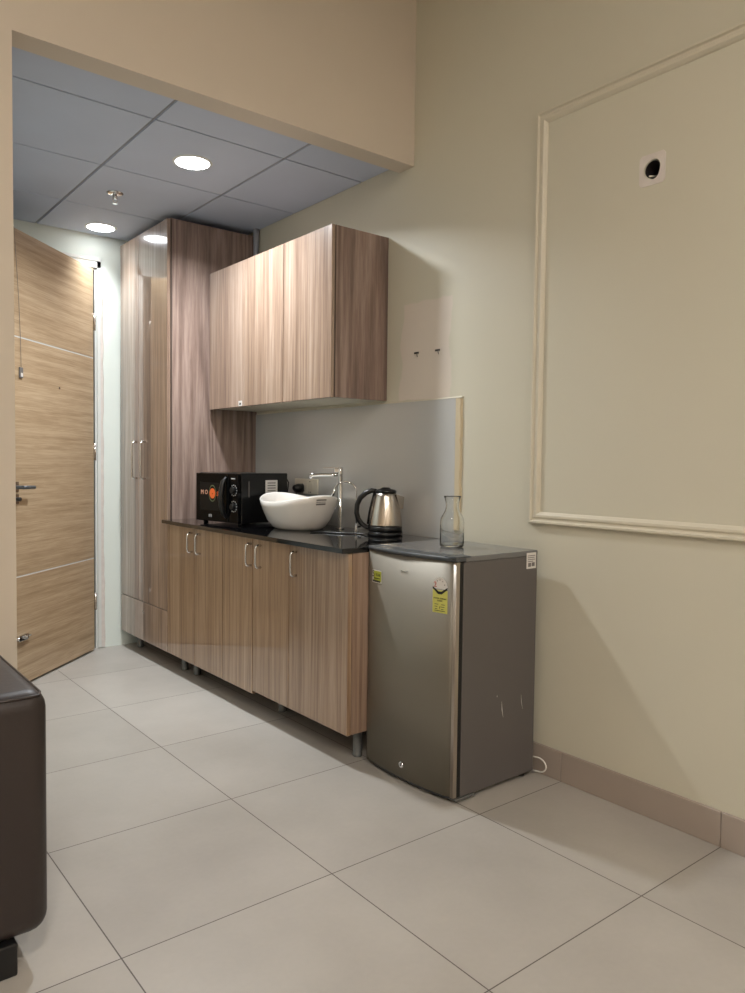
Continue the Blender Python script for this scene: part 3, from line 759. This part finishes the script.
for k in range(5):
    a = math.radians(30+k*30); 
    t_ = text_bm('*', .012); t_.transform(Matrix.Translation((.022*math.cos(a), .030*math.sin(a)-.002, 0))); me = bpy.data.meshes.new('t'); t_.to_mesh(me); t_.free(); bm.from_mesh(me); bpy.data.meshes.remove(me)
onfr('label_stars', bm, ey, ez+.021, 'greyink', .0013)
onfr('label_lettering', text_bm('POWER SAVINGS', .0070), ey, ez-.012, 'ink', .0013)
onfr('label_lettering', text_bm('GUIDE', .0075), ey, ez-.020, 'ink', .0013)
bm = bmesh.new()
for (u, v_, w_) in ((-.014, -.030, .016), (.014, -.030, .014), (-.016, -.038, .012), (.012, -.038, .016), (-.015, -.046, .010), (.011, -.046, .010), (0, -.052, .044)):
    t_ = quad(w_, .0022, 2); t_.transform(Matrix.Translation((u, v_, 0))); me = bpy.data.meshes.new('t'); t_.to_mesh(me); t_.free(); bm.from_mesh(me); bpy.data.meshes.remove(me)
onfr('label_lines', bm, ey, ez-.002, 'green_ink', .0011)
onfr('label_lettering', text_bm('f', .013), ey, ez-.043, 'ink', .0013)
onfr('maker_badge', quad(.040, .0035), .335, .770, 'steel', .0005)
bm = bmesh.new(); lathe(bm, [(.0125, 0), (.0125, .004), (.009, .0055)], 24); bm.transform(Matrix.Translation((fx(.338)+.001, .338, .070)) @ Matrix.Rotation(-PI/2, 4, 'Y')); kl = sub('lock', bm, 'chrome', fd, fg)
bm = bmesh.new(); bx(bm, fx(.338)-.0055, fx(.338)-.0043, .3365, .3395, .065, .076); sub('keyhole', bm, 'ink', fd, fg)
sl = part('side_label', box(-.108, -.056, FY0-.0022, FY0-.0012, .776, .834), 'white', fg)
bm = bmesh.new()
for k, (w_) in enumerate((.040, .036, .040, .030)): bx(bm, -.102, -.102+w_, FY0-.0028, FY0-.0022, .822-k*.007, .8245-k*.007)
bx(bm, -.10, -.084, FY0-.0028, FY0-.0022, .783, .797); bx(bm, -.080, -.064, FY0-.0028, FY0-.0022, .784, .798); sub('label_print', bm, 'greyink', sl, fg)
for (x0, x1, z0, z1, w_) in ((-.226, -.217, .312, .252, .0022), (-.122, -.112, .318, .262, .0014), (-.250, -.249, .338, .331, .0015)):
    bm = bmesh.new(); tube(bm, [(x0, FY0-.0001, z0), ((x0+x1)/2-.002, FY0-.0003, (z0+z1)/2), (x1, FY0-.0001, z1)], [.0004, w_, .0004], 6)
    for v in bm.verts: v.co.y = FY0-.0002+(v.co.y-FY0)*.2
    part('scratch', bm, 'scratch', fg)
bm = bmesh.new()
pts = [(-.044, .125, .066)]+[(-.030, .088-.036*math.sin(PI*k/14), .040+.026*math.cos(PI*k/14)) for k in range(15)]+[(-.044, .125, .014)]
tube(bm, pts, .0028, 8); part('power_cord', bm, 'cord_white', fg)

# ------------------------------------------------------------ sofa
SX, SY0, SY1, SZ = -1.761, .085, .855, .632
sf = thing('sofa', 'dark brown leather sofa with black feet, against the dividing wall', 'sofa', (-2.6, .47, 0))
def soft(x0, x1, y0, y1, z0, z1, r=.035, puff=0.0): 
    bm = box(x0, x1, y0, y1, z0, z1, r, 5)
    for f in bm.faces: f.smooth = True
    return bm
part('armrest', soft(SX-.26, SX, SY0, SY1, .072, SZ, .042), 'leather', sf, True)
part('armrest', soft(-3.62, -3.36, SY0, SY1, .072, SZ, .042), 'leather', sf, True)
part('seat_base', soft(-3.36, SX-.26, SY0+.02, SY1, .075, .27, .02), 'leather', sf, True)
part('backrest', soft(-3.36, SX-.26, .66, SY1, .27, .74, .04), 'leather', sf, True)
for k in range(2):
    a = -3.358+k*.664; part('seat_cushion', soft(a, a+.660, SY0, .655, .271, .43, .045), 'leather', sf, True)
for (a, y) in ((SX-.138, SY0-.002), (-3.56, SY0-.002), (SX-.115, SY1-.09), (-3.56, SY1-.09)):
    part('leg', box(a, a+.065, y-.0, y+.065, 0, .0745, .004), 'foot_black', sf)
bm = bmesh.new()
i = .012
tube(bm, [(SX-.24+i, SY0+i-.001, SZ-.012), (SX-i-.03, SY0+i-.001, SZ-.012), (SX-i-.008, SY0+i+.004, SZ-.013), (SX-i-.0, SY0+i+.03, SZ-.012), (SX-i+.001, SY1-i-.04, SZ-.012)], .0035, 8); part('piping', bm, 'leather', sf)

# ------------------------------------------------------------ camera + render look
cam = bpy.data.cameras.new('camera'); co = bpy.data.objects.new('camera', cam); C.objects.link(co)
yaw, pitch, roll = -.6730552, -.0437217, .0120025
cy, sy_ = math.cos(yaw), math.sin(yaw); cp_, sp2 = math.cos(pitch), math.sin(pitch)
f = Vector((-sy_*cp_, cy*cp_, sp2)); r = Vector((cy, sy_, 0)); u = r.cross(f)
r2 = r*math.cos(roll)+u*math.sin(roll); u2 = -r*math.sin(roll)+u*math.cos(roll)
R = Matrix((r2, u2, -f)).transposed()
co.matrix_world = Matrix.Translation((-2.2473, -1.6844, 1.1518)) @ R.to_4x4()
cam.sensor_fit = 'VERTICAL'; cam.sensor_height = 24; cam.lens = 756.02*24/993; cam.clip_start = .02
S = bpy.context.scene; S.camera = co
w = bpy.data.worlds.new('world'); S.world = w; w.use_nodes = True
w.node_tree.nodes['Background'].inputs[0].default_value = (.05, .05, .05, 1)
S.view_settings.view_transform = 'Standard'; S.view_settings.look = 'None'; S.view_settings.gamma = 1
S.view_settings.exposure = 0.36
